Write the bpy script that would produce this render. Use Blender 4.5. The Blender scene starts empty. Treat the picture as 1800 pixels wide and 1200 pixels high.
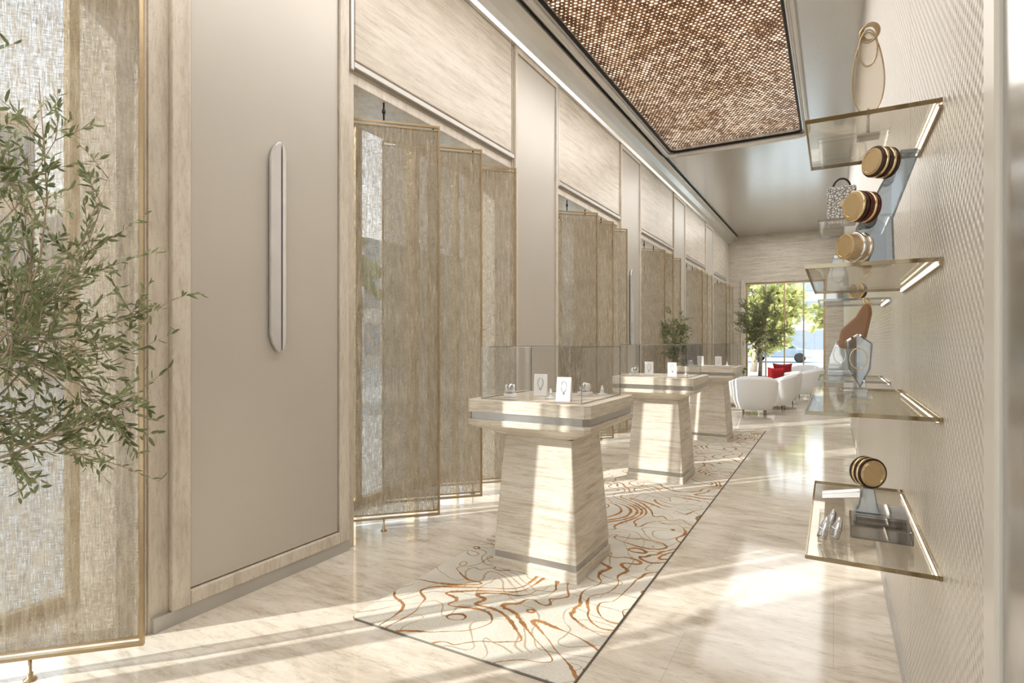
import bpy, math, random
from mathutils import Vector, Matrix
S = bpy.context.scene
COL = S.collection
S.view_settings.view_transform = 'Standard'
for lk in ('Medium High Contrast', 'Medium Contrast'):
    try:
        S.view_settings.look = lk; break
    except Exception: pass

# ---------------------------------------------------------------- node helper
class NT:
    def __init__(s, name):
        s.m = bpy.data.materials.new(name); s.m.use_nodes = True
        s.t = s.m.node_tree; s.t.nodes.clear()
        s.out = s.t.nodes.new('ShaderNodeOutputMaterial')
    def n(s, typ, ins=None, **kw):
        nd = s.t.nodes.new(typ)
        for k, v in kw.items(): setattr(nd, k, v)
        for k, v in (ins or {}).items():
            if isinstance(v, bpy.types.NodeSocket): s.t.links.new(v, nd.inputs[k])
            else: nd.inputs[k].default_value = v
        return nd
    def math(s, op, a, b=0.0, c=None):
        ins = {0: a, 1: b}
        if c is not None: ins[2] = c
        return s.n('ShaderNodeMath', ins, operation=op).outputs[0]
    def coord(s, scale=(1, 1, 1), rot=(0, 0, 0)):
        tc = s.n('ShaderNodeTexCoord')
        return s.n('ShaderNodeMapping', {'Vector': tc.outputs['Object'], 'Scale': scale, 'Rotation': rot}).outputs[0]
    def noise(s, vec, scale, detail=3, rough=.5, dist=0):
        return s.n('ShaderNodeTexNoise', {'Vector': vec, 'Scale': scale, 'Detail': detail, 'Roughness': rough, 'Distortion': dist}).outputs[0]
    def ramp(s, fac, stops):
        r = s.n('ShaderNodeValToRGB', {'Fac': fac}); e = r.color_ramp.elements
        while len(e) < len(stops): e.new(.5)
        for i, (p, c) in enumerate(stops):
            e[i].position = p; e[i].color = (*c, 1) if len(c) == 3 else c
        return r.outputs[0]
    def mixc(s, f, a, b, bt='MIX'):
        nd = s.n('ShaderNodeMix', data_type='RGBA', blend_type=bt)
        for idx, v in ((0, f), (6, a), (7, b)):
            if isinstance(v, bpy.types.NodeSocket): s.t.links.new(v, nd.inputs[idx])
            else: nd.inputs[idx].default_value = v if idx == 0 else (*v[:3], 1)
        return nd.outputs[2]
    def mr(s, v, a, b, c, d):
        return s.n('ShaderNodeMapRange', {'Value': v, 'From Min': a, 'From Max': b, 'To Min': c, 'To Max': d}).outputs[0]
    def bsdf(s, color=(.8, .8, .8), rough=.5, metal=0, bump=None, bstr=.2, bdist=.01, spec=.5, emis=None, estr=0, coat=0):
        ins = {'Roughness': rough, 'Metallic': metal, 'Specular IOR Level': spec, 'Coat Weight': coat}
        ins['Base Color'] = color if isinstance(color, bpy.types.NodeSocket) else (*color, 1)
        if emis is not None:
            ins['Emission Color'] = emis if isinstance(emis, bpy.types.NodeSocket) else (*emis, 1)
            ins['Emission Strength'] = estr
        if bump is not None:
            ins['Normal'] = s.n('ShaderNodeBump', {'Height': bump, 'Strength': bstr, 'Distance': bdist}).outputs[0]
        return s.n('ShaderNodeBsdfPrincipled', ins).outputs[0]
    def done(s, sh):
        s.t.links.new(sh, s.out.inputs[0]); return s.m

def simple(name, c, rough=.5, metal=0, var=.04, nscale=8, emis=None, estr=0, coat=0, bstr=0):
    m = NT(name); v = m.coord()
    nz = m.noise(v, nscale, 3)
    col = m.ramp(nz, [(.3, tuple(max(0, x*(1-var)) for x in c)), (.7, tuple(min(1, x*(1+var)) for x in c))])
    return m.done(m.bsdf(col, rough, metal, emis=emis, estr=estr, coat=coat, bump=nz if bstr else None, bstr=bstr))

def travertine(name, light, mid, dark, scale, rot=(0, 0, 0), rough=.35, bump=.1, joints=False, f1=2.0, f2=9.0, pits=.6, vein=.6):
    m = NT(name)
    v = m.coord(scale, rot)
    n1 = m.noise(v, f1, 8, .68, .4)
    n2 = m.noise(v, f2, 6, .78, .3)
    c1 = m.ramp(n1, [(.36, dark), (.49, mid), (.60, light)])
    c2 = m.ramp(n2, [(.36, (.74, .70, .65)), (.46, (.94, .93, .91)), (.54, (1, 1, 1))])
    c = m.mixc(vein, c1, c2, 'MULTIPLY')
    vp = m.coord(tuple(k**.6*2.4 for k in scale), rot)
    pit = m.noise(vp, 18, 3, .6)
    c = m.mixc(m.mr(pit, .62, .70, 0, pits), c, (.46, .39, .31))
    cl = m.noise(m.coord((1, 1, 1)), 1.8, 4, .6)
    c = m.mixc(1.0, c, m.ramp(cl, [(.3, (.92, .92, .92)), (.6, (1, 1, 1))]), 'MULTIPLY')
    if joints:
        w = m.coord((1, 1, 1))
        br = m.n('ShaderNodeTexBrick', {'Vector': w, 'Color1': (1, 1, 1, 1), 'Color2': (.96, .955, .945, 1), 'Mortar': (.84, .82, .78, 1),
                 'Scale': 1.0, 'Mortar Size': .0018, 'Brick Width': 1.2, 'Row Height': .9})
        c = m.mixc(1.0, c, br.outputs[0], 'MULTIPLY')
    rr = m.mr(n2, 0, 1, rough*.7, rough*1.3)
    return m.done(m.bsdf(c, rr, bump=n2, bstr=bump, bdist=.003))

TRAV = travertine('travertine_stone', (.81, .755, .67), (.745, .685, .595), (.60, .53, .44), (1.4, 1.4, 20), vein=.95, f1=1.7, f2=6)
TRAVW = travertine('travertine_wall', (.73, .67, .59), (.67, .61, .53), (.56, .50, .42), (.9, .9, 13), vein=.9, f1=1.5, f2=6)
TRAVV = travertine('travertine_upright', (.75, .69, .61), (.70, .64, .56), (.62, .56, .48), (8, 8, 1.4))
FLOOR = travertine('travertine_floor', (.79, .735, .655), (.72, .66, .575), (.58, .51, .425), (1.0, 3.4, 1), (0, 0, math.radians(-28)), .09, .02, True, 1.3, 6, .45, .85)
SATIN = simple('satin_taupe_panel', (.59, .555, .505), .40, .22, .02, 2)
SATING = simple('satin_metal_ceiling', (.73, .725, .71), .22, .75, .02, 1)
COVE = simple('satin_metal_cornice', (.74, .73, .705), .2, .75, .02, 2)
STEEL = simple('brushed_steel', (.54, .535, .525), .25, .9, .03, 20)
BASEM = simple('grey_baseboard_metal', (.56, .545, .52), .35, .4)
BLACK = simple('black_frame_metal', (.03, .03, .03), .4, .3)
BRASS = simple('aged_brass', (.50, .39, .25), .32, .85, .05, 30)
GOLD = simple('polished_gold', (.76, .61, .39), .2, .95)
GOLDF = simple('gold_satin_cap', (.66, .52, .34), .35, .6, .1, 60)
WHITEP = simple('white_lacquer', (.86, .86, .86), .3, .0)
WHITEF = simple('white_boucle_fabric', (.88, .88, .88), .85, 0, .04, 120, bstr=.2)
REDF = simple('crimson_velvet', (.30, .012, .018), .7, 0, .12, 20)
BROWNL = simple('brown_leather', (.34, .20, .12), .4, 0, .1, 10)
DARKBAND = simple('dark_enamel', (.07, .04, .028), .2, .3)
REDBAND = simple('oxblood_enamel', (.11, .022, .02), .2, .2)
SILVERJ = simple('polished_silver', (.80, .80, .80), .12, 1.0)
STEELW = simple('satin_silver', (.80, .81, .83), .16, .8)
STEELD = simple('satin_silver_edge', (.88, .89, .90), .14, .7)
BARK = simple('olive_bark', (.46, .38, .29), .85, 0, .25, 30, bstr=.5)
POT = simple('stone_planter', (.60, .56, .50), .6, 0, .08, 10)
SOIL = simple('soil', (.10, .07, .05), .95, 0, .3, 40)
RUBBER = simple('tyre_rubber', (.03, .03, .03), .8)
CARP = simple('blue_car_paint', (.45, .53, .62), .2, .3, coat=1)
ASPH = simple('pavement', (.50, .49, .47), .8, 0, .06, 2)
LED = simple('warm_led', (1, .9, .75), .5, 0, .0, 1, emis=(1, .91, .77), estr=5)

def leafmat(name, a, b, tr=.35):
    m = NT(name); v = m.coord(); nz = m.noise(v, 14, 2)
    c = m.ramp(nz, [(.3, a), (.7, b)])
    d = m.bsdf(c, .45)
    t = m.n('ShaderNodeBsdfTranslucent', {'Color': c}).outputs[0]
    return m.done(m.n('ShaderNodeMixShader', {0: tr, 1: d, 2: t}).outputs[0])
OLIVE = leafmat('olive_leaves', (.14, .165, .08), (.39, .43, .25), .4)
OLIVEF = leafmat('olive_leaves_sunlit', (.20, .23, .12), (.42, .45, .29), .45)
YGREEN = leafmat('yellow_green_leaves', (.54, .55, .24), (.80, .77, .43), .5)
GREEN = leafmat('plant_leaves', (.12, .22, .08), (.28, .40, .16))

def glass(name, tint=(1, 1, 1), base=.03, rough=.02, gl=(1, 1, 1), diff=0.0, dc=(1, 1, 1), fres=.35):
    m = NT(name)
    t = m.n('ShaderNodeBsdfTransparent', {'Color': (*tint, 1)}).outputs[0]
    g = m.n('ShaderNodeBsdfGlossy', {'Color': (*gl, 1), 'Roughness': rough}).outputs[0]
    lw = m.n('ShaderNodeLayerWeight', {'Blend': .25}).outputs['Fresnel']
    f = m.math('ADD', m.math('MULTIPLY', lw, fres), base)
    f = m.math('MINIMUM', f, .85)
    x = m.n('ShaderNodeMixShader', {0: f, 1: t, 2: g}).outputs[0]
    if diff:
        nz = m.noise(m.coord(), 4, 2)
        c = m.ramp(nz, [(.3, dc), (.7, tuple(k*.9 for k in dc))])
        dd = m.n('ShaderNodeBsdfDiffuse', {'Color': c}).outputs[0]
        x = m.n('ShaderNodeMixShader', {0: diff, 1: x, 2: dd}).outputs[0]
    return m.done(x)
GLASS = glass('clear_case_glass', (.975, .975, .972), .015, fres=.22)
GEDGE = glass('glass_edge', (.60, .61, .58), .15, .05, diff=.3, dc=(.50, .48, .44))
WGLASS = glass('window_glass', (.97, .98, .98), .01, fres=.2)
BRONZE = glass('bronze_shelf_glass', (.88, .865, .83), .04, .015, (1, .98, .95), fres=.35)
BEDGE = glass('bronze_glass_edge', (.30, .22, .12), .30, .06, (1, .86, .62), .25, (.22, .15, .07))
CSHELF = glass('clear_shelf_glass', (.94, .935, .92), .05, .03, fres=.3)
BLUEG = glass('blue_grey_glass', (.60, .655, .69), .20, .025, (.97, .98, 1), .10, (.20, .25, .29), fres=.6)
SMOKE = glass('smoked_glass', (.55, .53, .51), .14, .03, (1, 1, 1), .10, (.22, .21, .20), fres=.5)
CLEARA = glass('clear_acrylic', (.82, .85, .87), .18, .04, (1, 1, 1), .10, (.55, .58, .6), fres=.6)
PINKA = glass('champagne_acrylic', (.96, .93, .89), .14, .04, (1, .97, .92), .12, (.80, .74, .64), fres=.5)

# woven screen fabric
m = NT('woven_metal_fabric')
fine = m.noise(m.coord((1, 1, .06)), 300, 2, .6)
mid = m.noise(m.coord((1, 1, .09)), 62, 4, .7, .2)
hor = m.noise(m.coord((.10, .10, 1)), 240, 2, .5)
big = m.noise(m.coord((1, 1, .25)), 3.0, 3, .5)
c = m.ramp(mid, [(.33, (.38, .315, .235)), (.5, (.54, .47, .37)), (.68, (.74, .67, .56))])
a = m.math('ADD', m.math('ADD', m.math('MULTIPLY', fine, .52), m.math('MULTIPLY', mid, .34)), m.math('MULTIPLY', hor, .33))
a = m.math('ADD', a, m.math('MULTIPLY', big, .10))
alpha = m.mr(a, .56, .80, .34, .94)
d = m.n('ShaderNodeBsdfDiffuse', {'Color': c}).outputs[0]
tl = m.n('ShaderNodeBsdfTranslucent', {'Color': c}).outputs[0]
dt = m.n('ShaderNodeMixShader', {0: .48, 1: d, 2: tl}).outputs[0]
tr = m.n('ShaderNodeBsdfTransparent').outputs[0]
FABRIC = m.done(m.n('ShaderNodeMixShader', {0: alpha, 1: tr, 2: dt}).outputs[0])

# rug : flowing marbled lines, width measured in metres through the field gradient
m = NT('marbled_rug')
v = m.coord((1, 1, 1))
rag = m.noise(v, 50, 2)
def flow(kx, ky, amp, nsc, off, w0, w1, wsc, mth):
    def field(dx, dy):
        p = m.n('ShaderNodeMapping', {'Vector': v, 'Location': (dx, dy, 0)}).outputs[0]
        q = m.n('ShaderNodeMapping', {'Vector': v, 'Location': (off+dx, off*.7+dy, 0)}).outputs[0]
        sp_ = m.n('ShaderNodeSeparateXYZ', {0: p})
        n1 = m.noise(q, nsc, 2.2, .5, .8)
        return m.math('ADD', m.math('ADD', m.math('MULTIPLY', sp_.outputs[0], kx), m.math('MULTIPLY', sp_.outputs[1], ky)), m.math('MULTIPLY', n1, amp))
    e = .004
    s0_, sx_, sy_ = field(0, 0), field(e, 0), field(0, e)
    gx = m.math('DIVIDE', m.math('SUBTRACT', sx_, s0_), e); gy = m.math('DIVIDE', m.math('SUBTRACT', sy_, s0_), e)
    g = m.math('ADD', m.math('SQRT', m.math('ADD', m.math('MULTIPLY', gx, gx), m.math('MULTIPLY', gy, gy))), .4)
    fr = m.math('ABSOLUTE', m.math('SUBTRACT', m.math('FRACT', s0_), .5))
    dist_ = m.math('DIVIDE', fr, g)
    vv = m.n('ShaderNodeMapping', {'Vector': v, 'Location': (off*2, 0, 0)}).outputs[0]
    wid = m.mr(m.noise(vv, wsc, 2), .42, .64, w0, w1)
    wid = m.math('MULTIPLY', wid, m.mr(rag, .3, .7, .6, 1.4))
    l = m.math('LESS_THAN', dist_, wid)
    return m.math('MULTIPLY', l, m.math('GREATER_THAN', m.noise(vv, 1.3, 1), mth))
l1 = flow(4.2, 1.6, 15, 1.2, 3.1, .0026, .0115, 3.0, .26)
l2 = flow(-2.5, 3.6, 14, 1.3, 8.4, .0022, .0055, 3.4, .40)
lc = m.ramp(m.noise(v, 7, 2), [(.35, (.29, .165, .08)), (.6, (.46, .25, .115))])
bc = m.ramp(m.noise(v, 2.2, 3), [(.38, (.60, .57, .50)), (.58, (.72, .69, .62))])
bc = m.mixc(.3, bc, m.ramp(m.noise(v, 90, 2), [(.3, (.53, .50, .44)), (.7, (.82, .79, .72))]))
c = m.mixc(m.math('MULTIPLY', l2, .7), bc, (.40, .30, .19))
c = m.mixc(l1, c, lc)
RUG = m.done(m.bsdf(c, .95, bump=rag, bstr=.3, bdist=.004, spec=.1))

# luminous perforated ceiling
m = NT('perforated_copper_ceiling')
tc = m.n('ShaderNodeTexCoord'); sx = m.n('ShaderNodeSeparateXYZ', {0: tc.outputs['Object']})
px = m.math('DIVIDE', sx.outputs[0], .048); py = m.math('DIVIDE', sx.outputs[1], .048)
row = m.math('FLOOR', py); sh = m.math('MULTIPLY', m.math('FLOORED_MODULO', row, 2), .5)
pxs = m.math('ADD', px, sh)
fx = m.math('SUBTRACT', m.math('FRACT', pxs), .5); fy = m.math('SUBTRACT', m.math('FRACT', py), .5)
dist = m.math('SQRT', m.math('ADD', m.math('MULTIPLY', fx, fx), m.math('MULTIPLY', fy, fy)))
cell = m.n('ShaderNodeCombineXYZ', {0: m.math('FLOOR', pxs), 1: row})
wn = m.n('ShaderNodeTexWhiteNoise', {'Vector': cell.outputs[0]}, noise_dimensions='3D').outputs[0]
big = m.noise(tc.outputs['Object'], 1.9, 4, .65, .9)
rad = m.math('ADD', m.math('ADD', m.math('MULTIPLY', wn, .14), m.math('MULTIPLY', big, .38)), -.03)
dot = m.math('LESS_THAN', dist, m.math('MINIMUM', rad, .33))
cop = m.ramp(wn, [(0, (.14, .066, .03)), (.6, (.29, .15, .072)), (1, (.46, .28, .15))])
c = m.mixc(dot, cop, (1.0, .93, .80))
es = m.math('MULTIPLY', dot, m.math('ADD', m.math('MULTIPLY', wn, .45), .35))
es = m.math('ADD', es, .26)  # copper between the dots is given a glow too, so the brown shows
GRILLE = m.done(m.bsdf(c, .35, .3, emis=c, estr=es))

# embossed wall panel
m = NT('embossed_cream_panel')
tc = m.n('ShaderNodeTexCoord'); sx = m.n('ShaderNodeSeparateXYZ', {0: tc.outputs['Object']})
k = 2*math.pi/.040
s1 = m.math('SINE', m.math('MULTIPLY', sx.outputs[1], k))
s2 = m.math('SINE', m.math('MULTIPLY', sx.outputs[2], k*1.15))
h = m.math('MULTIPLY', s1, s2)
hh = m.mr(h, -1, 1, 0, 1)
c = m.ramp(hh, [(.1, (.62, .575, .51)), (.6, (.73, .69, .63))])
EMB = m.done(m.bsdf(c, .26, .12, bump=hh, bstr=.85, bdist=.008))
PLAINC = simple('plain_cream_panel', (.70, .665, .605), .35, .1, .02, 1)

# patterned box
m = NT('patterned_leather')
v = m.coord((1, 1, 1)); vo = m.n('ShaderNodeTexVoronoi', {'Vector': v, 'Scale': 70}, feature='DISTANCE_TO_EDGE').outputs[0]
c = m.ramp(vo, [(.05, (.15, .14, .14)), (.16, (.7, .68, .66))])
PATT = m.done(m.bsdf(c, .5))

def facade(name, wall, win):
    m = NT(name)
    br = m.n('ShaderNodeTexBrick', {'Vector': m.coord((1, 1, 1), (0, math.radians(90), 0)), 'Color1': (*win, 1), 'Color2': (*[x*.8 for x in win], 1), 'Mortar': (*wall, 1),
             'Scale': 1.0, 'Mortar Size': .5, 'Brick Width': 3.0, 'Row Height': 2.4}, offset=0)
    return m.done(m.bsdf(br.outputs[0], .5))
FAC1 = facade('brick_facade', (.50, .36, .25), (.20, .25, .31))
FAC2 = facade('stone_facade', (.60, .56, .50), (.26, .30, .34))

# ---------------------------------------------------------------- mesh builder
class MB:
    def __init__(s): s.v = []; s.f = []; s.sm = []
    def add(s, vs, fs, smooth=False):
        o = len(s.v); s.v += [tuple(p) for p in vs]
        s.f += [tuple(i+o for i in f) for f in fs]; s.sm += [smooth]*len(fs); return s
    def box(s, x0, x1, y0, y1, z0, z1, mtx=None):
        vs = [Vector(p) for p in ((x0, y0, z0), (x1, y0, z0), (x1, y1, z0), (x0, y1, z0), (x0, y0, z1), (x1, y0, z1), (x1, y1, z1), (x0, y1, z1))]
        if mtx: vs = [mtx @ p for p in vs]
        return s.add(vs, [(0, 3, 2, 1), (4, 5, 6, 7), (0, 1, 5, 4), (1, 2, 6, 5), (2, 3, 7, 6), (3, 0, 4, 7)])
    def loft(s, secs, ch=.0):
        n = 8; vs = []
        for z, h in secs:
            c = min(ch, h*.5)
            for p in ((h, -h+c), (h, h-c), (h-c, h), (-h+c, h), (-h, h-c), (-h, -h+c), (-h+c, -h), (h-c, -h)): vs.append((p[0], p[1], z))
        fs = [tuple(range(n))[::-1], tuple(range((len(secs)-1)*n, len(secs)*n))]
        for i in range(len(secs)-1):
            for j in range(n):
                k = (j+1) % n; fs.append((i*n+j, i*n+k, (i+1)*n+k, (i+1)*n+j))
        return s.add(vs, fs)
    def prism(s, pts, y0, y1, mtx=None, axis='y'):
        n = len(pts)
        if axis == 'y': vs = [Vector((p[0], y0, p[1])) for p in pts]+[Vector((p[0], y1, p[1])) for p in pts]
        elif axis == 'z': vs = [Vector((p[0], p[1], y0)) for p in pts]+[Vector((p[0], p[1], y1)) for p in pts]
        else: vs = [Vector((y0, p[0], p[1])) for p in pts]+[Vector((y1, p[0], p[1])) for p in pts]
        if mtx: vs = [mtx @ p for p in vs]
        fs = [tuple(range(n)), tuple(range(2*n-1, n-1, -1))]+[(i, n+i, n+(i+1) % n, (i+1) % n) for i in range(n)]
        return s.add(vs, fs)
    def tube(s, pts, r, seg=8, closed=False, r1=None):
        pts = [Vector(p) for p in pts]; n = len(pts); vs = []; up = None
        for i, p in enumerate(pts):
            if closed: t = (pts[(i+1) % n]-pts[i-1])
            else: t = pts[min(i+1, n-1)]-pts[max(i-1, 0)]
            if t.length < 1e-9: t = Vector((0, 0, 1))
            t.normalize()
            if up is None: up = Vector((0, 0, 1)) if abs(t.z) < .9 else Vector((1, 0, 0))
            a = t.cross(up)
            if a.length < 1e-4: a = t.cross(Vector((1, .3, 0)))
            a.normalize(); b = t.cross(a).normalized(); up = -b if b.dot(up) < 0 else b
            b = up
            a = t.cross(b).normalized()
            rr = r if r1 is None else r+(r1-r)*i/max(1, n-1)
            for k in range(seg):
                g = 2*math.pi*k/seg; vs.append(p+a*math.cos(g)*rr+b*math.sin(g)*rr)
        fs = []
        for i in range(n if closed else n-1):
            j = (i+1) % n
            for k in range(seg): q = (k+1) % seg; fs.append((i*seg+k, i*seg+q, j*seg+q, j*seg+k))
        if not closed: fs += [tuple(range(seg))[::-1], tuple(range((n-1)*seg, n*seg))]
        return s.add(vs, fs, True)
    def lathe(s, prof, seg=32, mtx=None, smooth=True):
        vs = []; n = len(prof)
        for r, z in prof:
            for k in range(seg):
                g = 2*math.pi*k/seg; p = Vector((r*math.cos(g), r*math.sin(g), z)); vs.append(mtx @ p if mtx else p)
        fs = [(i*seg+k, i*seg+(k+1) % seg, (i+1)*seg+(k+1) % seg, (i+1)*seg+k) for i in range(n-1) for k in range(seg)]
        fs += [tuple(range(seg))[::-1], tuple(range((n-1)*seg, n*seg))]
        return s.add(vs, fs, smooth)
    def obj(s, name, mat, parent=None, loc=(0, 0, 0), bevel=0, rot=(0, 0, 0)):
        me = bpy.data.meshes.new(name); me.from_pydata(s.v, [], s.f)
        for p, q in zip(me.polygons, s.sm): p.use_smooth = q
        me.validate(); me.update(); me.materials.append(mat)
        o = bpy.data.objects.new(name, me); COL.objects.link(o); o.location = loc; o.rotation_euler = rot
        if parent: o.parent = parent
        if bevel:
            b = o.modifiers.new('bevel', 'BEVEL'); b.width = bevel; b.segments = 2; b.limit_method = 'ANGLE'; b.angle_limit = math.radians(35)
        return o

def root(name, label, cat, loc=(0, 0, 0), rz=0, group=None):
    e = bpy.data.objects.new(name, None); e.empty_display_size = .1; COL.objects.link(e)
    e.location = loc; e.rotation_euler = (0, 0, rz); e['label'] = label; e['category'] = cat
    if group: e['group'] = group
    return e
def tag(o, label, cat, group=None):
    o['label'] = label; o['category'] = cat
    if group: o['group'] = group
    return o
def copy_thing(r, loc, rz=None, label=None):
    n = r.copy(); COL.objects.link(n); n.location = loc
    if rz is not None: n.rotation_euler = (0, 0, rz)
    if label: n['label'] = label
    mp = {r: n}
    def rec(a):
        for c in a.children:
            q = c.copy(); COL.objects.link(q); q.parent = mp[a]; mp[c] = q; rec(c)
    rec(r); return n
def struct(mb, name, mat, bevel=0):
    o = mb.obj(name, mat, bevel=bevel); o['kind'] = 'structure'; return o
def sbox(name, mat, *a, bevel=0): return struct(MB().box(*a), name, mat, bevel)

# ---------------------------------------------------------------- room shell
XL, XR, YE, YB, ZC = -2.73, .245, 18.3, -3.2, 4.5
sbox('floor', FLOOR, -3.45, XR+.15, YB-.15, YE+.3, -.12, 0)
piers = [(-1.7, -.62, .05, .04), (1.46, 2.70, .09, .09)] + [(4.87+3.2*j, 5.90+3.2*j, .02, .045) for j in range(4)]
tn = 1
for i, (y0, y1, off, fw) in enumerate(piers):
    sbox('wall_left', TRAVV, -3.32, XL-.02, y0, y1, 0, ZC)
    a, b = y0+off, y1-.02
    mb = MB(); z0, z1 = .07, 4.27; X0, X1 = XL-.02, XL+.012
    f2 = fw if i != 1 else .075
    mb.box(X0, X1, a, a+fw, z0, z1); mb.box(X0, X1, b-f2, b, z0, z1)
    mb.box(X0, X1, a+fw, b-f2, z0, z0+.07); mb.box(X0, X1, a+fw, b-f2, z1-.06, z1)
    struct(mb, 'trim_%d' % tn, TRAVV, .006); tn += 1
    sbox('trim_%d' % tn, SATIN, XL-.02, XL-.006, a+fw+.006, b-f2-.006, z0+.076, z1-.066, bevel=.004); tn += 1
    sbox('baseboard_left', BASEM, XL-.02, XL+.004, y0+.01, y1-.01, 0, .07)
sbox('wall_left', TRAVV, -3.32, XL-.02, 17.67, YE, 0, ZC)
sbox('wall_left', TRAVV, -3.32, XL-.02, YB, -1.7, 0, ZC)
bays = [(-.62, 1.46)] + [(2.70+3.2*j, 4.87+3.2*j) for j in range(5)]
for i, (y0, y1) in enumerate(bays):
    sbox('wall_left', TRAVW, -3.32, XL-.03, y0, y1, 3.12, ZC)
    sbox('trim_%d' % tn, TRAVW, XL-.03, XL-.008, y0+.05, y1-.03, 3.20, 4.27, bevel=.008); tn += 1
    mb = MB(); mb.box(XL-.03, XL+.006, y0+.0, y0+.028, 3.12, 4.27).box(XL-.03, XL+.006, y0+.03, y1, 3.14, 3.18)
    struct(mb, 'trim_%d' % tn, BASEM, .004); tn += 1
    mb = MB(); mb.box(-3.30, XL-.03, y0, y0+.06, 0, 3.12).box(-3.30, XL-.03, y1-.04, y1, 0, 3.12).box(-3.30, XL-.03, y0+.06, y1-.04, 3.05, 3.12)
    struct(mb, 'trim_%d' % tn, TRAVV, .004); tn += 1
    mb = MB(); F = .05
    mb.box(-3.44, -3.38, y0, y1, 0, .06).box(-3.44, -3.38, y0, y1, 3.3, 3.4).box(-3.44, -3.38, y0, y0+F, .06, 3.3).box(-3.44, -3.38, y1-F, y1, .06, 3.3)
    for q in (.33, .67):
        yc = y0+(y1-y0)*q; mb.box(-3.46, -3.36, yc-.035, yc+.035, .06, 3.3)  # mullions added to cast narrow shadow bands across the floor
    w = struct(mb, 'window_%d' % (i+1), BRASS)
    g = MB().box(-3.415, -3.405, y0+F, y1-F, .06, 3.3).obj('glass_pane', WGLASS, w)
prof = [(-2.76, 4.26), (-2.70, 4.26), (-2.685, 4.30), (-2.65, 4.36), (-2.58, 4.41), (-2.50, 4.43), (-2.50, 4.46), (-2.76, 4.46)]
struct(MB().prism([(p[0], p[1]) for p in prof], YB, YE-.01), 'trim_%d' % tn, COVE); tn += 1
GX0, GX1, GY0, GY1 = -2.38, -.40, -2.4, 9.65
sbox('ceiling', SATING, -3.32, GX0, YB, GY1, ZC, ZC+.1)
sbox('ceiling', SATING, GX1, XR+.15, YB, GY1, ZC, ZC+.1)
sbox('ceiling', SATING, -3.32, XR+.15, GY1, YE+.3, ZC, ZC+.1)
sbox('ceiling', SATING, GX0, GX1, YB, GY0, ZC, ZC+.1)
struct(MB().box(GX0-.05, GX1+.05, GY0-.05, GY1+.05, ZC+.101, ZC+.13), 'ceiling', GRILLE)
def rrect(x0, x1, y0, y1, z, r, n=8):
    pts = []
    for cx, cy, a0 in ((x1-r, y1-r, 0), (x0+r, y1-r, 90), (x0+r, y0+r, 180), (x1-r, y0+r, 270)):
        for k in range(n+1):
            a = math.radians(a0+90*k/n); pts.append((cx+r*math.cos(a), cy+r*math.sin(a), z))
    return pts
struct(MB().tube(rrect(GX0-.06, GX1+.06, GY0-.06, GY1+.06, ZC-.01, .16), .045, 12, True), 'trim_%d' % tn, COVE); tn += 1
struct(MB().tube(rrect(GX0+.01, GX1-.01, GY0+.01, GY1-.01, ZC+.02, .12), .022, 8, True), 'trim_%d' % tn, BLACK); tn += 1
sbox('wall_right', EMB, XR, XR+.15, 1.27, 2.52, .08, ZC)
sbox('wall_right', EMB, XR, XR+.15, 2.526, 7.4, .08, ZC)
sbox('wall_right', PLAINC, XR, XR+.15, 7.4, YE, .08, ZC)
sbox('wall_right', PLAINC, XR, XR+.15, YB, .62, .0, ZC)
sbox('baseboard_right', BASEM, XR-.008, XR+.14, 1.27, YE, 0, .08)
sbox('trim_%d' % tn, PLAINC, XR-.018, XR+.15, 1.185, 1.27, 0, ZC, bevel=.006); tn += 1
sbox('trim_%d' % tn, STEEL, XR-.008, XR+.15, .62, 1.185, 0, ZC, bevel=.004); tn += 1
sbox('wall_end', TRAVW, -3.32, -2.3, YE, YE+.25, 0, ZC)
sbox('wall_end', TRAVW, -.20, XR+.15, YE, YE+.25, 0, ZC)
sbox('wall_end', TRAVW, -2.3, -.20, YE, YE+.25, 3.1, ZC)
sbox('trim_%d' % tn, TRAVV, -2.42, -2.3, YE-.06, YE, 0, 3.18, bevel=.005); tn += 1
mb = MB(); mb.box(-2.3, -2.25, YE+.1, YE+.16, 0, 3.1).box(-.25, -.20, YE+.1, YE+.16, 0, 3.1).box(-2.25, -.25, YE+.1, YE+.16, 3.05, 3.1).box(-2.25, -.25, YE+.1, YE+.16, 0, .05)
for xm in (-1.75, -1.25, -.75): mb.box(xm-.018, xm+.018, YE+.1, YE+.16, .05, 3.05)
w = struct(mb, 'window_7', BRASS); MB().box(-2.25, -.25, YE+.125, YE+.135, .05, 3.05).obj('glass_pane', WGLASS, w)
sbox('wall_back', TRAVW, -3.32, -2.3, YB-.15, YB, 0, ZC)
sbox('wall_back', TRAVW, -2.3, XR+.15, YB-.15, YB, 3.2, ZC)
mb = MB(); mb.box(-2.3, -2.22, YB-.12, YB-.04, 0, 3.2).box(.15, .24, YB-.12, YB-.04, 0, 3.2).box(-1.06, -1.0, YB-.12, YB-.04, 0, 3.2).box(-2.22, .15, YB-.12, YB-.04, 3.12, 3.2)
w = struct(mb, 'door_1', BRASS); MB().box(-2.22, .15, YB-.085, YB-.075, .01, 3.12).obj('glass_pane', WGLASS, w)

# ---------------------------------------------------------------- rug
rx0, rx1, ry0, ry1 = -2.05, -.89, 2.03, 9.35
pp = rrect(rx0, rx1, ry0, ry1, 0, .035, 5)
rug = root('rug', 'long cream runner rug with rust marbled line pattern and dark edging', 'rug')
MB().prism([(p[0], p[1]) for p in pp], .0, .010, axis='z').obj('pile', RUG, rug)
MB().tube([(p[0], p[1], .0035) for p in pp], .0052, 6, True).obj('edging', simple('rug_edging', (.20, .18, .15), .8), rug)

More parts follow.
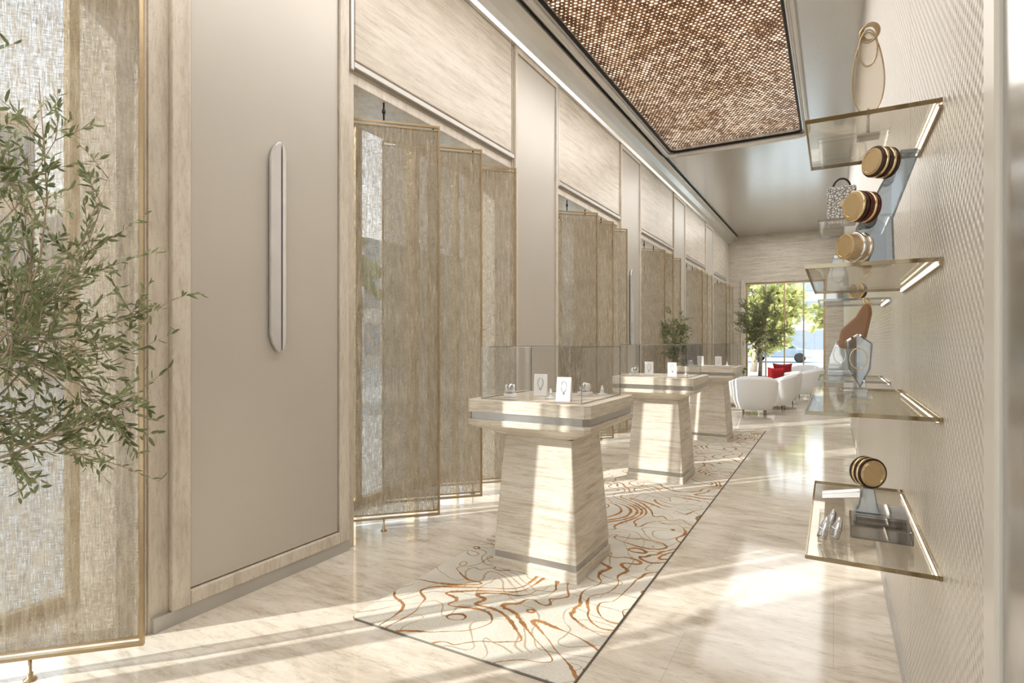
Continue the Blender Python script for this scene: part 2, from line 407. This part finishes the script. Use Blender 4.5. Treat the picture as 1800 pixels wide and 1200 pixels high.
# ---------------------------------------------------------------- screens
def make_screen(loc):
    r = root('screen', 'tan woven metal fabric screen in slim brass frame on floor pivot', 'screen', loc, math.radians(45), 'pivoting woven screens along the windows')
    w, z0, z1 = .40, .085, 2.92
    MB().box(-w+.012, w-.012, -.0012, .0012, z0+.035, z1-.035).obj('fabric', FABRIC, r)
    f = MB(); t = .010
    f.box(-w, -w+.014, -t, t, z0, z1).box(w-.014, w, -t, t, z0, z1).box(-w+.014, w-.014, -t, t, z0, z0+.014).box(-w+.014, w-.014, -t, t, z1-.014, z1)
    f.box(-w+.014, w-.014, -.006, .006, z0+.030, z0+.038).box(-w+.014, w-.014, -.006, .006, z1-.038, z1-.030)
    f.obj('frame', BRASS, r)
    MB().lathe([(.022, 0), (.022, .006), (.010, .012), (.010, .03), (.006, .032), (.006, z0)], 16).obj('pivot', BRASS, r)
    MB().lathe([(.006, z1), (.006, z1+.05), (.012, z1+.055), (.012, z1+.08), (.006, z1+.085), (.006, 3.05)], 12).obj('pivot', BLACK, r)
    return r
s0 = make_screen((-2.79, 1.03, 0))
for j in range(5):
    for k in range(3):
        copy_thing(s0, (-2.79, 3.08+.575*k+3.2*j, 0))

# ---------------------------------------------------------------- wall sconces
def sconce(y):
    r = root('wall_sconce', 'tall slim polished silver wall sconce with angled ends', 'lamp', (XL-.006, y, 1.88), 0, 'slim silver wall sconces')
    H = .59
    def half(pts, sgn, x0, x1, dy=0):
        out = [(sgn*a+dy, H-b) for a, b in pts]+[(sgn*a+dy, -H+b) for a, b in pts[::-1]]
        return MB().prism(out, x0, x1, axis='x')
    half([(0, 0), (.018, .004), (.036, .024), (.056, .062), (.066, .10)], -1, .012, .030).obj('shade', STEELW, r, bevel=.002)
    half([(0, .010), (.010, .018), (.022, .055), (.022, .075)], 1, .012, .036, .006).obj('shade', STEELD, r, bevel=.0015)
    MB().box(0, .020, -.012, .014, -.56, .56).obj('bracket', BLACK, r)  # black here paints the shadow in the seam between the two halves
    return r
sc = sconce(2.15)
copy_thing(sc, (XL-.006, 8.58, 1.88)); copy_thing(sc, (XL-.006, 11.80, 1.88))

# ---------------------------------------------------------------- display cases
def make_case(loc):
    r = root('display_case', 'travertine pedestal display counter with glass case on rug', 'display case', loc, 0, 'travertine jewellery pedestals on the rug')
    MB().loft([(0, .274), (.062, .271)], .004).obj('base', TRAV, r, bevel=.002)
    MB().loft([(.062, .262), (.100, .260)], .004).obj('base_band', STEEL, r)
    MB().loft([(.100, .266), (.780, .218)], .006).obj('pedestal', TRAV, r, bevel=.002)
    MB().loft([(.780, .218), (.855, .390), (.888, .390)], .03).obj('countertop_base', TRAV, r, bevel=.002)
    MB().loft([(.888, .378), (.930, .378)], .03).obj('countertop_band', STEEL, r)
    MB().loft([(.930, .390), (1.0, .388)], .03).obj('countertop', TRAV, r, bevel=.003)
    g, z0, z1, t = .32, 1.001, 1.31, .004
    mb = MB(); mb.box(-g, g, -g, -g+t, z0, z1-t).box(-g, g, g-t, g, z0, z1-t).box(-g, -g+t, -g+t, g-t, z0, z1-t).box(g-t, g, -g+t, g-t, z0, z1-t).box(-g, g, -g, g, z1-t, z1)
    mb.obj('glass_cover', GLASS, r)
    e = MB(); q = .004
    for z in (z1-q, z0):
        e.box(-g-.001, g+.001, -g-.001, -g+q, z, z+q).box(-g-.001, g+.001, g-q, g+.001, z, z+q).box(-g-.001, -g+q, -g+q, g-q, z, z+q).box(g-q, g+.001, -g+q, g-q, z, z+q)
    for sx_ in (-1, 1):
        for sy in (-1, 1):
            x, y = sx_*(g-.001), sy*(g-.001); e.box(x-q/2, x+q/2, y-q/2, y+q/2, z0+q, z1-q)
    e.obj('glass_edging', GEDGE, r)
    return r
CY = [3.17, 5.70, 8.25]
c0 = make_case((-1.5, CY[0], .0105))
for y in CY[1:]: copy_thing(c0, (-1.5, y, .0105))

def card(loc, rz):
    r = root('jewelry_stand', 'white upright jewellery stand holding a pendant inside glass case', 'jewelry stand', loc, rz, 'white jewellery stands in the cases')
    MB().prism([(-.045, 0), (.035, 0), (.010, .135), (-.002, .135)], -.042, .042, Matrix.Rotation(math.radians(90), 4, 'Z')).obj('stand', WHITEP, r, bevel=.003)
    pts = [(.016*math.cos(a), 0, .082+.030*math.sin(a)) for a in [i*2*math.pi/20 for i in range(20)]]
    pts = [(p[0], -(.045-(p[2])*.32)+(-.001), p[2]) for p in pts]
    MB().tube(pts, .002, 6, True).obj('necklace', STEEL, r)
    z = .045; y = -(.045-z*.32)-.003
    MB().lathe([(.001, -.008), (.007, 0), (.001, .008)], 8, Matrix.Translation((0, y, z))).obj('pendant', STEEL, r)
    return r
def wstand(loc, rz):
    r = root('watch', 'silver bracelet watch displayed on small white cushion inside glass case', 'watch', loc, rz, 'silver watches in the cases')
    RX = Matrix.Translation((0, 0, .052)) @ Matrix.Rotation(math.radians(90), 4, 'Y')
    MB().lathe([(.020, -.03), (.026, -.026), (.026, .026), (.020, .03)], 20, RX).obj('cushion', WHITEP, r)
    MB().box(-.04, .04, -.03, .03, 0, .024).obj('cushion_base', WHITEP, r, bevel=.004)
    MB().lathe([(.029, -.009), (.031, -.007), (.031, .007), (.029, .009), (.0265, .009), (.0265, -.009)], 24, RX).obj('bracelet', SILVERJ, r)
    RD = Matrix.Translation((0, -.026, .064)) @ Matrix.Rotation(math.radians(65), 4, 'X')
    MB().lathe([(.019, -.002), (.020, .003), (.018, .008), (.001, .009)], 24, RD).obj('dial', STEEL, r)
    return r
def ringcone(loc, rz):
    r = root('ring_stand', 'small silver ring on white cone stand inside glass case', 'ring stand', loc, rz, 'ring stands in the cases')
    MB().lathe([(.032, 0), (.032, .008), (.014, .012), (.004, .06)], 20).obj('cone', WHITEP, r)
    MB().tube([(.012*math.cos(a), .012*math.sin(a), .034) for a in [i*2*math.pi/20 for i in range(20)]], .003, 8, True).obj('ring', SILVERJ, r)
    return r
ZT = 1.011
jc = card((-1.60, 3.20, ZT), math.radians(20)); jd = wstand((-1.72, 3.02, ZT), math.radians(30)); je = ringcone((-1.77, 3.12, ZT), 0)
copy_thing(jc, (-1.34, 2.98, ZT), math.radians(12))
copy_thing(jd, (-1.36, 3.34, ZT), math.radians(-10)); copy_thing(je, (-1.28, 3.43, ZT), 0); copy_thing(je, (-1.46, 3.05, ZT), 0)
for y in CY[1:]:
    copy_thing(jc, (-1.62, y-.02, ZT), math.radians(14)); copy_thing(jc, (-1.37, y-.10, ZT), math.radians(16))
    copy_thing(jd, (-1.73, y-.15, ZT), math.radians(30)); copy_thing(je, (-1.30, y+.18, ZT), 0)

# ---------------------------------------------------------------- right glass shelves
def shelf(x0, x1, y0, y1, z, gm, em, bm):
    r = root('glass_shelf', 'bronze tinted glass wall shelf with golden polished edges', 'shelf', (0, 0, z), 0, 'bronze glass shelves on embossed wall')
    MB().box(x0+.004, x1-.002, y0+.004, y1-.004, -.005, .005).obj('glass_panel', gm, r)
    e = MB(); e.box(x0, x1-.002, y0, y0+.004, -.0055, .0055).box(x0, x1-.002, y1-.004, y1, -.0055, .0055).box(x0, x0+.004, y0+.004, y1-.004, -.0055, .0055)
    e.obj('edge', em, r)
    MB().box(x1-.008, x1-.001, y0+.02, y1-.02, -.014, -.006).obj('bracket', bm, r)
    MB().box(x1-.012, x1-.008, y0+.03, y1-.03, -.010, -.007).obj('light_strip', LED, r)
    return r
ZS = [1.966, 1.560, 1.150, .745]
for z in ZS:
    shelf(-.07, XR, 1.80, 2.30 if z > 1.9 else 2.78, z, BRONZE, BEDGE, BRASS)
    if z > 1: shelf(-.07, XR, 3.30, 3.85, z, CSHELF, GEDGE, STEEL)

def bangle(loc, direc, label, bands, rad=.040, ln=.055, peg=.022):
    r = root('bangle_display', label, 'jewelry', loc, 0, 'gold bangle cushions on the shelves')
    R = Vector(direc).normalized().to_track_quat('Z', 'Y').to_matrix().to_4x4()
    MB().lathe([(rad*.9, -ln/2), (rad, -ln/2+.003), (rad, ln/2-.002), (rad*.97, ln/2)], 40, R, False).obj('cushion', GOLDF, r)
    MB().lathe([(rad*.90, ln/2), (rad*.88, ln/2+.002), (rad*.80, ln/2+.002), (rad*.78, ln/2+.0005), (rad*.3, ln/2+.0005)], 40, R, False).obj('cap', GOLD, r)
    for i, (off, mt) in enumerate(bands):
        z = off*ln
        MB().lathe([(rad+.001, z-.0045), (rad+.004, z-.004), (rad+.006, z), (rad+.004, z+.004), (rad+.001, z+.0045)], 40, R).obj('bangle', mt, r)
    if peg: MB().lathe([(.006, -ln/2-peg), (.006, -ln/2)], 12, R).obj('peg', STEEL, r)
    return r
st = root('watch_stand', 'tall angular blue-grey glass stand holding gold bangle cushions', 'stand', (0, 0, 0))
MB().prism([(.056, 1.5665), (.150, 1.5665), (.146, 1.694), (.209, 1.880), (.160, 1.884), (.103, 1.765), (.056, 1.676)], 1.905, 1.955).obj('upright', BLUEG, st, bevel=.006)
MB().prism([(.075, 1.5665), (.135, 1.5665), (.130, 1.690), (.100, 1.72), (.075, 1.672)], 1.956, 1.986).obj('brace', CLEARA, st, bevel=.003)
dirn = (-.80, -.60, .05)
bangle((.112, 1.845, 1.838), dirn, 'gold cushion with black and gold bangles on angular glass stand', [(-.38, DARKBAND), (-.20, GOLD), (-.02, DARKBAND), (.18, GOLD), (.36, DARKBAND)], .036, .058)
bangle((.068, 1.845, 1.722), dirn, 'gold cushion with oxblood and gold bangles on angular glass stand', [(-.38, REDBAND), (-.2, GOLD), (0, REDBAND), (.2, DARKBAND), (.38, GOLD)], .037, .060)
bangle((.052, 1.848, 1.612), dirn, 'plain gold round cushion with silver bangle at foot of glass stand', [(-.3, SILVERJ), (.0, SILVERJ)], .036, .065)

hb = root('handbag', 'champagne teardrop handbag with gold rim and twisted top handle', 'handbag', (.092, 2.05, 1.9715))
MB().box(-.030, .030, -.03, .03, 0, .007).obj('stand_base', STEEL, hb, bevel=.001)
MB().lathe([(.004, .007), (.004, .09)], 12).obj('post', STEEL, hb)
tp = []
for k in range(36):
    a = 2*math.pi*k/36; w = .041*(1+.22*math.cos(a)); tp.append((w*math.sin(a), .195-.125*math.cos(a)))
MB().prism(tp, -.008, .008).obj('body', PINKA, hb, bevel=.003)
MB().tube([(p[0], -.008, p[1]) for p in tp], .0018, 8, True).obj('rim', BRASS, hb)
MB().tube([(.024*math.sin(a), -.012, .270-.055*math.cos(a)) for a in [i*2*math.pi/30 for i in range(30)]], .0022, 8, True).obj('chain', BRASS, hb)
h_ = MB()
for q in range(3):
    h_.tube([(.022*math.cos(a)+.004*q, .006*(q-1), .315+.026*math.sin(a)+.006*q) for a in [i*2*math.pi/20 for i in range(20)]], .003, 8, True)
h_.obj('handle', BRASS, hb)

pb = root('necklace_stand', 'blue-grey faceted pentagon glass necklace stand on bronze shelf', 'stand', (.075, 2.30, 1.1565))
MB().prism([(-.040, .195), (.0, .222), (.043, .187), (.036, .100), (.005, .030), (-.030, .095)], -.014, .014).obj('bust', BLUEG, pb, bevel=.006)
MB().prism([(-.022, .0), (.030, 0), (.012, .12), (-.002, .12)], .015, .035).obj('prop', CLEARA, pb, bevel=.002)
MB().tube([(.026*math.sin(a), -.017, .135-.035*math.cos(a)) for a in [i*2*math.pi/20 for i in range(20)]], .0018, 6, True).obj('necklace', GOLD, pb)
MB().box(-.035, .04, -.03, .05, 0, .006).obj('base', CLEARA, pb)
bb = root('leather_bag', 'tan brown leather pouch bag folded over curved metal stand', 'handbag', (.075, 2.60, 1.1565))
MB().box(-.04, .04, -.03, .03, 0, .006).obj('stand_base', STEEL, bb)
MB().lathe([(.005, .006), (.005, .18)], 10).obj('post', STEEL, bb)
MB().prism([(-.060, .17), (-.02, .16), (.035, .20), (.055, .30), (.052, .335), (.03, .345), (.0, .29), (-.05, .24)], -.018, .018).obj('body', BROWNL, bb, bevel=.012)
MB().tube([(.055-.03*math.sin(a), 0, .335+.03*math.sin(2*a)*.3+.02*math.sin(a)) for a in [i*math.pi/12 for i in range(13)]], .004, 8).obj('strap', GOLD, bb)

z4 = .7505
bx = root('glass_block', 'stepped smoked glass riser block on bronze shelf', 'display riser', (.125, 2.10, z4))
MB().box(-.080, .080, -.078, .10, 0, .040).obj('block', SMOKE, bx, bevel=.004)
MB().box(-.066, .066, -.060, .085, .0401, .070).obj('step', SMOKE, bx, bevel=.003)
MB().box(-.070, .070, -.064, .089, .0701, .0745).obj('top_plate', CLEARA, bx, bevel=.001)
bs = root('bangle_stand', 'clear glass upright stand with silver arm beneath bangle cushion', 'stand', (.092, 2.06, z4+.075))
MB().prism([(-.034, 0), (.034, 0), (.026, .02), (.016, .078), (-.014, .078), (-.024, .02)], -.014, .014).obj('upright', BLUEG, bs, bevel=.003)
MB().prism([(-.125, .030), (-.02, .046), (-.02, .066), (-.125, .046)], -.020, .020).obj('arm', STEELW, bs, bevel=.002)
bangle((.092, 2.055, z4+.075+.078+.0465), (.55, -.83, .0), 'round cushion with gold and black bangles on clear stand', [(-.38, DARKBAND), (-.2, GOLD), (0, DARKBAND), (.2, GOLD), (.38, DARKBAND)], .040, .050, 0)
def finger(loc, lean):
    r = root('ring_holder', 'small silver finger shaped ring holder on bronze shelf', 'ring holder', loc, 0, 'silver ring holders on the bottom shelf')
    MB().lathe([(.013, 0), (.014, .012), (.012, .042), (.007, .062), (.001, .068)], 16, Matrix.Rotation(lean, 4, 'Y')).obj('cone', STEELW, r)
    MB().tube([(Matrix.Rotation(lean, 4, 'Y') @ Vector((.0135*math.cos(a), .0135*math.sin(a), .030))) for a in [i*2*math.pi/16 for i in range(16)]], .002, 6, True).obj('ring', SILVERJ, r)
    return r
f0 = finger((-.032, 1.98, z4), .25)
copy_thing(f0, (.002, 2.00, z4)); copy_thing(f0, (-.014, 2.08, z4))

pbx = root('patterned_handbag', 'black and white patterned box handbag with short handle', 'handbag', (.045, 3.52, 1.9715))
MB().box(-.075, .06, -.05, .05, 0, .20).obj('body', PATT, pbx, bevel=.008)
MB().tube([(-.007+.04*math.cos(a), 0, .2+.05*math.sin(a)) for a in [i*math.pi/12 for i in range(13)]], .005, 8).obj('handle', BLACK, pbx)
MB().box(-.015, .01, -.056, -.05, .09, .12).obj('clasp', GOLD, pbx, bevel=.001)
for (x, y, z, h) in ((.02, 3.6, 1.5665, .26), (.03, 3.75, 1.1565, .2)):
    r = root('necklace_stand', 'clear acrylic necklace stand with silver chain on shelf', 'stand', (x, y, z))
    MB().prism([(-.06, 0), (.06, 0), (.05, h*.55), (.018, h), (-.018, h), (-.05, h*.55)], -.012, .012).obj('bust', CLEARA, r, bevel=.004)
    MB().tube([(.03*math.sin(a), -.016, h*.6-.05*math.cos(a)) for a in [i*2*math.pi/20 for i in range(20)]], .003, 6, True).obj('necklace', SILVERJ, r)
    MB().box(-.06, .06, .012, .06, 0, .008).obj('base', CLEARA, r)
bangle((.11, 3.42, 1.610), dirn, 'gold cushion with bangles on shelf of clear glass', [(-.3, DARKBAND), (0, GOLD)], .036)

# ---------------------------------------------------------------- trees
def tree(name, label, loc, trunk, cc, cr, nmain, ntwig, nleaf, leaf, seed, mat, tr0=.03, pot=None, tl=.30, cat='tree', bf=.22):
    rnd = random.Random(seed); r = root(name, label, cat, loc)
    wood = MB(); lv = MB(); cc = Vector(cc)
    T = [Vector(p) for p in trunk]
    wood.tube(T, tr0, 10, r1=tr0*.45)
    LL, LW = leaf
    def leafat(p, d):
        d = d.normalized(); side = d.cross(Vector((rnd.uniform(-1, 1), rnd.uniform(-1, 1), rnd.uniform(-1, 1))))
        if side.length < 1e-3: return
        side.normalize(); nrm = d.cross(side); l = LL*rnd.uniform(.7, 1.15); w = LW*rnd.uniform(.8, 1.2)
        b = nrm*l*.06
        vs = [p, p+d*l*.3+side*w*.5+b, p+d*l*.7+side*w*.42+b, p+d*l, p+d*l*.7-side*w*.42+b, p+d*l*.3-side*w*.5+b, p+d*l*.5]
        lv.add(vs, [(0, 1, 6), (1, 2, 6), (2, 3, 6), (3, 4, 6), (4, 5, 6), (5, 0, 6)])
    def inside():
        while 1:
            q = Vector((rnd.uniform(-1, 1), rnd.uniform(-1, 1), rnd.uniform(-1, 1)))
            if .4 < q.length < .98: return q
    for i in range(nmain):
        t = rnd.uniform(.5, 1); k = t*(len(T)-1); a = int(min(k, len(T)-2)); s_ = T[a].lerp(T[a+1], k-a)
        q = inside(); e = cc+Vector((q.x*cr[0], q.y*cr[1], q.z*cr[2]))
        n = 9; pts = []
        bend = Vector((rnd.uniform(-1, 1), rnd.uniform(-1, 1), rnd.uniform(-.6, .3)))*(e-s_).length*.16
        for j in range(n):
            u = j/(n-1); pts.append(s_.lerp(e, u)+bend*math.sin(math.pi*u)+Vector([rnd.gauss(0, .006) for _ in range(3)])*(cr[0]/.5))
        wood.tube(pts, tr0*bf, 6, r1=tr0*.05)
        for w in range(ntwig):
            u = rnd.uniform(.35, 1); k = u*(n-1); a = int(min(k, n-2)); p0 = pts[a].lerp(pts[a+1], k-a)
            d = (pts[a+1]-pts[a]).normalized()*.8+Vector((rnd.uniform(-1, 1), rnd.uniform(-1, 1), rnd.uniform(-.55, 1)))
            d.normalize(); ln = tl*rnd.uniform(.5, 1.1); tw = []
            droop = Vector((rnd.uniform(-.3, .3), rnd.uniform(-.3, .3), rnd.uniform(-.5, .3)))
            for j in range(6):
                uu = j/5; tw.append(p0+d*ln*uu+droop*ln*uu*uu*.5)
            wood.tube(tw, tr0*.06, 4, r1=tr0*.02)
            for j in range(nleaf):
                uu = .15+.85*(j+rnd.random()*.5)/nleaf; kk = min(uu, 1)*5; aa = int(min(kk, 4)); pp_ = tw[aa].lerp(tw[aa+1], kk-aa)
                ax = (tw[aa+1]-tw[aa]).normalized(); sd = Vector((rnd.uniform(-1, 1), rnd.uniform(-1, 1), rnd.uniform(-1, 1)))
                leafat(pp_, ax*.8+sd*.75)
    wood.obj('trunk', BARK, r); lv.obj('foliage', mat, r)
    if pot:
        pr, ph = pot
        MB().lathe([(pr*.75, 0), (pr*.95, ph*.4), (pr, ph*.96), (pr*.97, ph), (pr*.88, ph), (pr*.86, ph*.9)], 32).obj('planter', POT, r)
        MB().lathe([(pr*.85, ph*.88), (pr*.84, ph*.93)], 24).obj('soil', SOIL, r)
    return r
tree('olive_tree', 'airy potted olive tree with slender grey-green leaves beside woven screen', (-2.05, .30, 0),
     [(0, 0, .3), (-.02, .06, .6), (-.06, .16, .9), (-.08, .24, 1.15), (-.06, .28, 1.45)], (-.03, .39, 1.56), (.56, .47, .68), 42, 12, 10, (.034, .0086), 4, OLIVE, .026, (.22, .36), .20, bf=.15)
tree('olive_tree', 'round crowned potted olive tree in front of end window', (-1.66, 16.0, 0),
     [(0, 0, .4), (.02, 0, .9), (-.03, .02, 1.3), (.0, .0, 1.8)], (0, 0, 1.85), (.64, .60, .88), 34, 13, 11, (.078, .021), 7, OLIVEF, .05, (.28, .45), .30)
tree('olive_tree', 'small potted olive tree beside wall pier and window screens', (-2.22, 9.26, 0),
     [(0, 0, .4), (.02, 0, .8), (-.01, .02, 1.1), (.0, .0, 1.4)], (0, 0, 1.50), (.20, .20, .52), 20, 11, 10, (.05, .013), 9, OLIVEF, .03, (.18, .36), .17)
def otree(loc, seed, mat, lab):
    tree('street_tree', lab, loc, [(0, 0, 0), (.1, 0, 1.2), (0, .1, 2.2), (0, 0, 3.6)], (0, 0, 3.7), (2.4, 2.4, 2.5), 34, 16, 12, (.34, .24), seed, mat, .16, None, .8)
otree((-3.4, 30, -.12), 11, YGREEN, 'yellow-green street tree outside the end window')
otree((1.2, 38, -.12), 12, YGREEN, 'bright yellow autumn street tree outside the window')
otree((-9.5, 38, -.12), 13, GREEN, 'green street tree outside the end window')
otree((-10.5, 7.5, -.12), 14, GREEN, 'green street tree outside the side windows')

# ---------------------------------------------------------------- lounge
def chair(loc, rz, label):
    r = root('tub_chair', label, 'chair', loc, rz, 'white tub chairs in the lounge')
    mb = MB(); n = 40; A = math.radians(128); secs = []
    for i in range(n+1):
        a = -A+2*A*i/n; u = abs(a)/A
        top = .72-.19*u**2; ro, ri = .41, .30
        prof = [(ro-.10, .09), (ro-.03, .26), (ro, .50), (ro+.01, top-.06), (ro-.02, top-.015), ((ro+ri)/2, top), (ri+.02, top-.015), (ri, top-.06), (ri, .40), (ri-.01, .09)]
        dr = math.sin(a); dc = -math.cos(a)
        secs.append([(p*dr, p*dc, z) for p, z in prof])
    m_ = len(secs[0]); vs = [p for s_ in secs for p in s_]
    fs = [(i*m_+j, i*m_+(j+1) % m_, (i+1)*m_+(j+1) % m_, (i+1)*m_+j) for i in range(n) for j in range(m_)]
    fs += [tuple(range(m_))[::-1], tuple(range(n*m_, (n+1)*m_))]
    mb.add(vs, fs, True).obj('backrest', WHITEF, r, bevel=.01)
    MB().lathe([(.26, .09), (.29, .12), (.30, .36), (.28, .41), (.22, .435), (.05, .44)], 40).obj('seat', WHITEF, r)
    for sx_ in (-1, 1):
        for sy in (-1, 1):
            MB().lathe([(.010, 0), (.017, .10)], 12, Matrix.Translation((sx_*.19, sy*.17, 0))).obj('leg', BRASS, r)
    return r
def pillow(loc, rz, tilt):
    mb = MB(); n = 14; vs = []; fs = []
    for sgn in (1, -1):
        for i in range(n+1):
            for j in range(n+1):
                u, v_ = -1+2*i/n, -1+2*j/n
                x = .20*u*(1-.14*(1-v_*v_)); z = .20*v_*(1-.14*(1-u*u))
                d = .07*max(0, (1-u**4)*(1-v_**4))**.5
                vs.append((x, sgn*d, z+.18))
    N = (n+1)**2
    for s_ in (0, 1):
        for i in range(n):
            for j in range(n):
                q = (s_*N+i*(n+1)+j, s_*N+(i+1)*(n+1)+j, s_*N+(i+1)*(n+1)+j+1, s_*N+i*(n+1)+j+1); fs.append(q if s_ else q[::-1])
    o = mb.add(vs, fs, True).obj('cushion', REDF, None, loc, rot=(tilt, 0, rz))
    return tag(o, 'crimson velvet square cushion resting on white tub chair', 'cushion', 'crimson cushions in the lounge')
c1 = chair((-1.30, 11.55, 0), math.radians(10), 'white rounded tub chair seen from behind beside rug end')
copy_thing(c1, (-1.00, 13.7, 0), math.radians(70), 'white rounded tub chair with crimson cushion')
copy_thing(c1, (-1.95, 12.7, 0), math.radians(-40), 'white rounded tub chair beside low table')
copy_thing(c1, (-.60, 15.5, 0), math.radians(80), 'white rounded tub chair near the end window')
copy_thing(c1, (-.75, 17.2, 0), math.radians(150), 'white rounded tub chair near the end window')
copy_thing(c1, (-1.05, 12.6, 0), math.radians(100), 'white rounded tub chair with crimson cushion')
pillow((-1.02, 12.58, .46), math.radians(40), .1); pillow((-.96, 13.68, .50), math.radians(15), -.1)
tb = root('coffee_table', 'low round white coffee table with brass legs', 'table', (-1.9, 14.1, 0))
MB().lathe([(.33, .40), (.35, .405), (.35, .425), (.34, .43)], 40).obj('tabletop', WHITEP, tb)
for k in range(3):
    a = k*2*math.pi/3; MB().tube([(.26*math.cos(a), .26*math.sin(a), 0), (.2*math.cos(a), .2*math.sin(a), .40)], .012, 8).obj('leg', BRASS, tb)
tree('potted_plant', 'small leafy green plant in pot on coffee table', (-1.9, 14.1, .4305), [(0, 0, .08), (0, 0, .16)], (0, 0, .24), (.14, .14, .10), 10, 5, 5, (.06, .03), 3, GREEN, .01, (.07, .11), .08, 'plant')

# ---------------------------------------------------------------- outside
g = MB().box(-60, 40, -30, 90, -.3, -.125).obj('ground', ASPH); g['kind'] = 'structure'
b = MB().box(-34, -24, -12, 9, -.125, 9).obj('building', FAC1); tag(b, 'brick office building across the street', 'building')
b = MB().box(-36, -26, 12, 40, -.125, 8).obj('building', FAC2); tag(b, 'pale stone building across the street', 'building')
b = MB().box(-30, 20, 66, 74, -.125, 9).obj('building', FAC2); tag(b, 'pale stone building beyond the street trees', 'building')
car = root('car', 'light blue parked car outside the end window', 'car', (-3.4, 45, -.125))
cp = [(-2.15, .35), (-2.15, .75), (-1.9, .9), (-1.2, .98), (-.6, 1.4), (.7, 1.42), (1.3, 1.0), (2.0, .88), (2.15, .65), (2.15, .35)]
MB().prism(cp, -.85, .85).obj('body', CARP, car, bevel=.08)
MB().prism([(-1.08, .99), (-.56, 1.34), (.66, 1.36), (1.14, 1.0)], -.86, .86).obj('window', SMOKE, car)
for sx_ in (-1.35, 1.35):
    for sy in (-.8, .8):
        MB().lathe([(.20, -.1), (.33, -.1), (.34, 0), (.33, .1), (.20, .1)], 24, Matrix.Translation((sx_, sy, .34)) @ Matrix.Rotation(math.radians(90), 4, 'X')).obj('wheel', RUBBER, car)

# ---------------------------------------------------------------- light
W = bpy.data.worlds.new('world'); S.world = W; W.use_nodes = True
nt = W.node_tree; nt.nodes.clear()
o = nt.nodes.new('ShaderNodeOutputWorld'); bg = nt.nodes.new('ShaderNodeBackground')
tc = nt.nodes.new('ShaderNodeTexCoord'); sp = nt.nodes.new('ShaderNodeSeparateXYZ'); rp = nt.nodes.new('ShaderNodeValToRGB')
nt.links.new(tc.outputs['Generated'], sp.inputs[0]); nt.links.new(sp.outputs[2], rp.inputs[0])
rp.color_ramp.elements[0].color = (1, .99, .97, 1); rp.color_ramp.elements[1].color = (.62, .80, 1, 1); rp.color_ramp.elements[1].position = .8
nt.links.new(rp.outputs[0], bg.inputs[0]); bg.inputs[1].default_value = 2.2; nt.links.new(bg.outputs[0], o.inputs[0])
sl = bpy.data.lights.new('sun', 'SUN'); sl.energy = 5.0; sl.angle = .010; sl.color = (1, .965, .91)
so = bpy.data.objects.new('sun', sl); COL.objects.link(so)
el = math.radians(28); dv = Vector((.64*math.cos(el), .77*math.cos(el), -math.sin(el)))
so.rotation_euler = dv.to_track_quat('-Z', 'Y').to_euler(); so.location = (-8, -8, 8)
def area(loc, sx_, sy, e, rot=(0, 0, 0), col=(1, .98, .955)):
    l = bpy.data.lights.new('fill_light', 'AREA'); l.shape = 'RECTANGLE'; l.size = sx_; l.size_y = sy; l.energy = e; l.color = col
    ob = bpy.data.objects.new('fill_light', l); COL.objects.link(ob); ob.location = loc; ob.rotation_euler = rot; return ob
area((-1.39, 3.6, 4.45), 1.4, 11.5, 150)  # added fill that strengthens the light of the luminous grille
area((-1.2, 14, 4.46), 2.0, 7, 85)  # added fill over the lounge, no lamp in that part of the ceiling

cam = bpy.data.cameras.new('camera'); cam.lens = 20; cam.sensor_width = 36; cam.clip_start = .02; cam.clip_end = 300
co = bpy.data.objects.new('camera', cam); COL.objects.link(co); co.location = (0, 0, 1.35)
co.rotation_euler = (math.radians(90), 0, math.radians(29.47)); S.camera = co
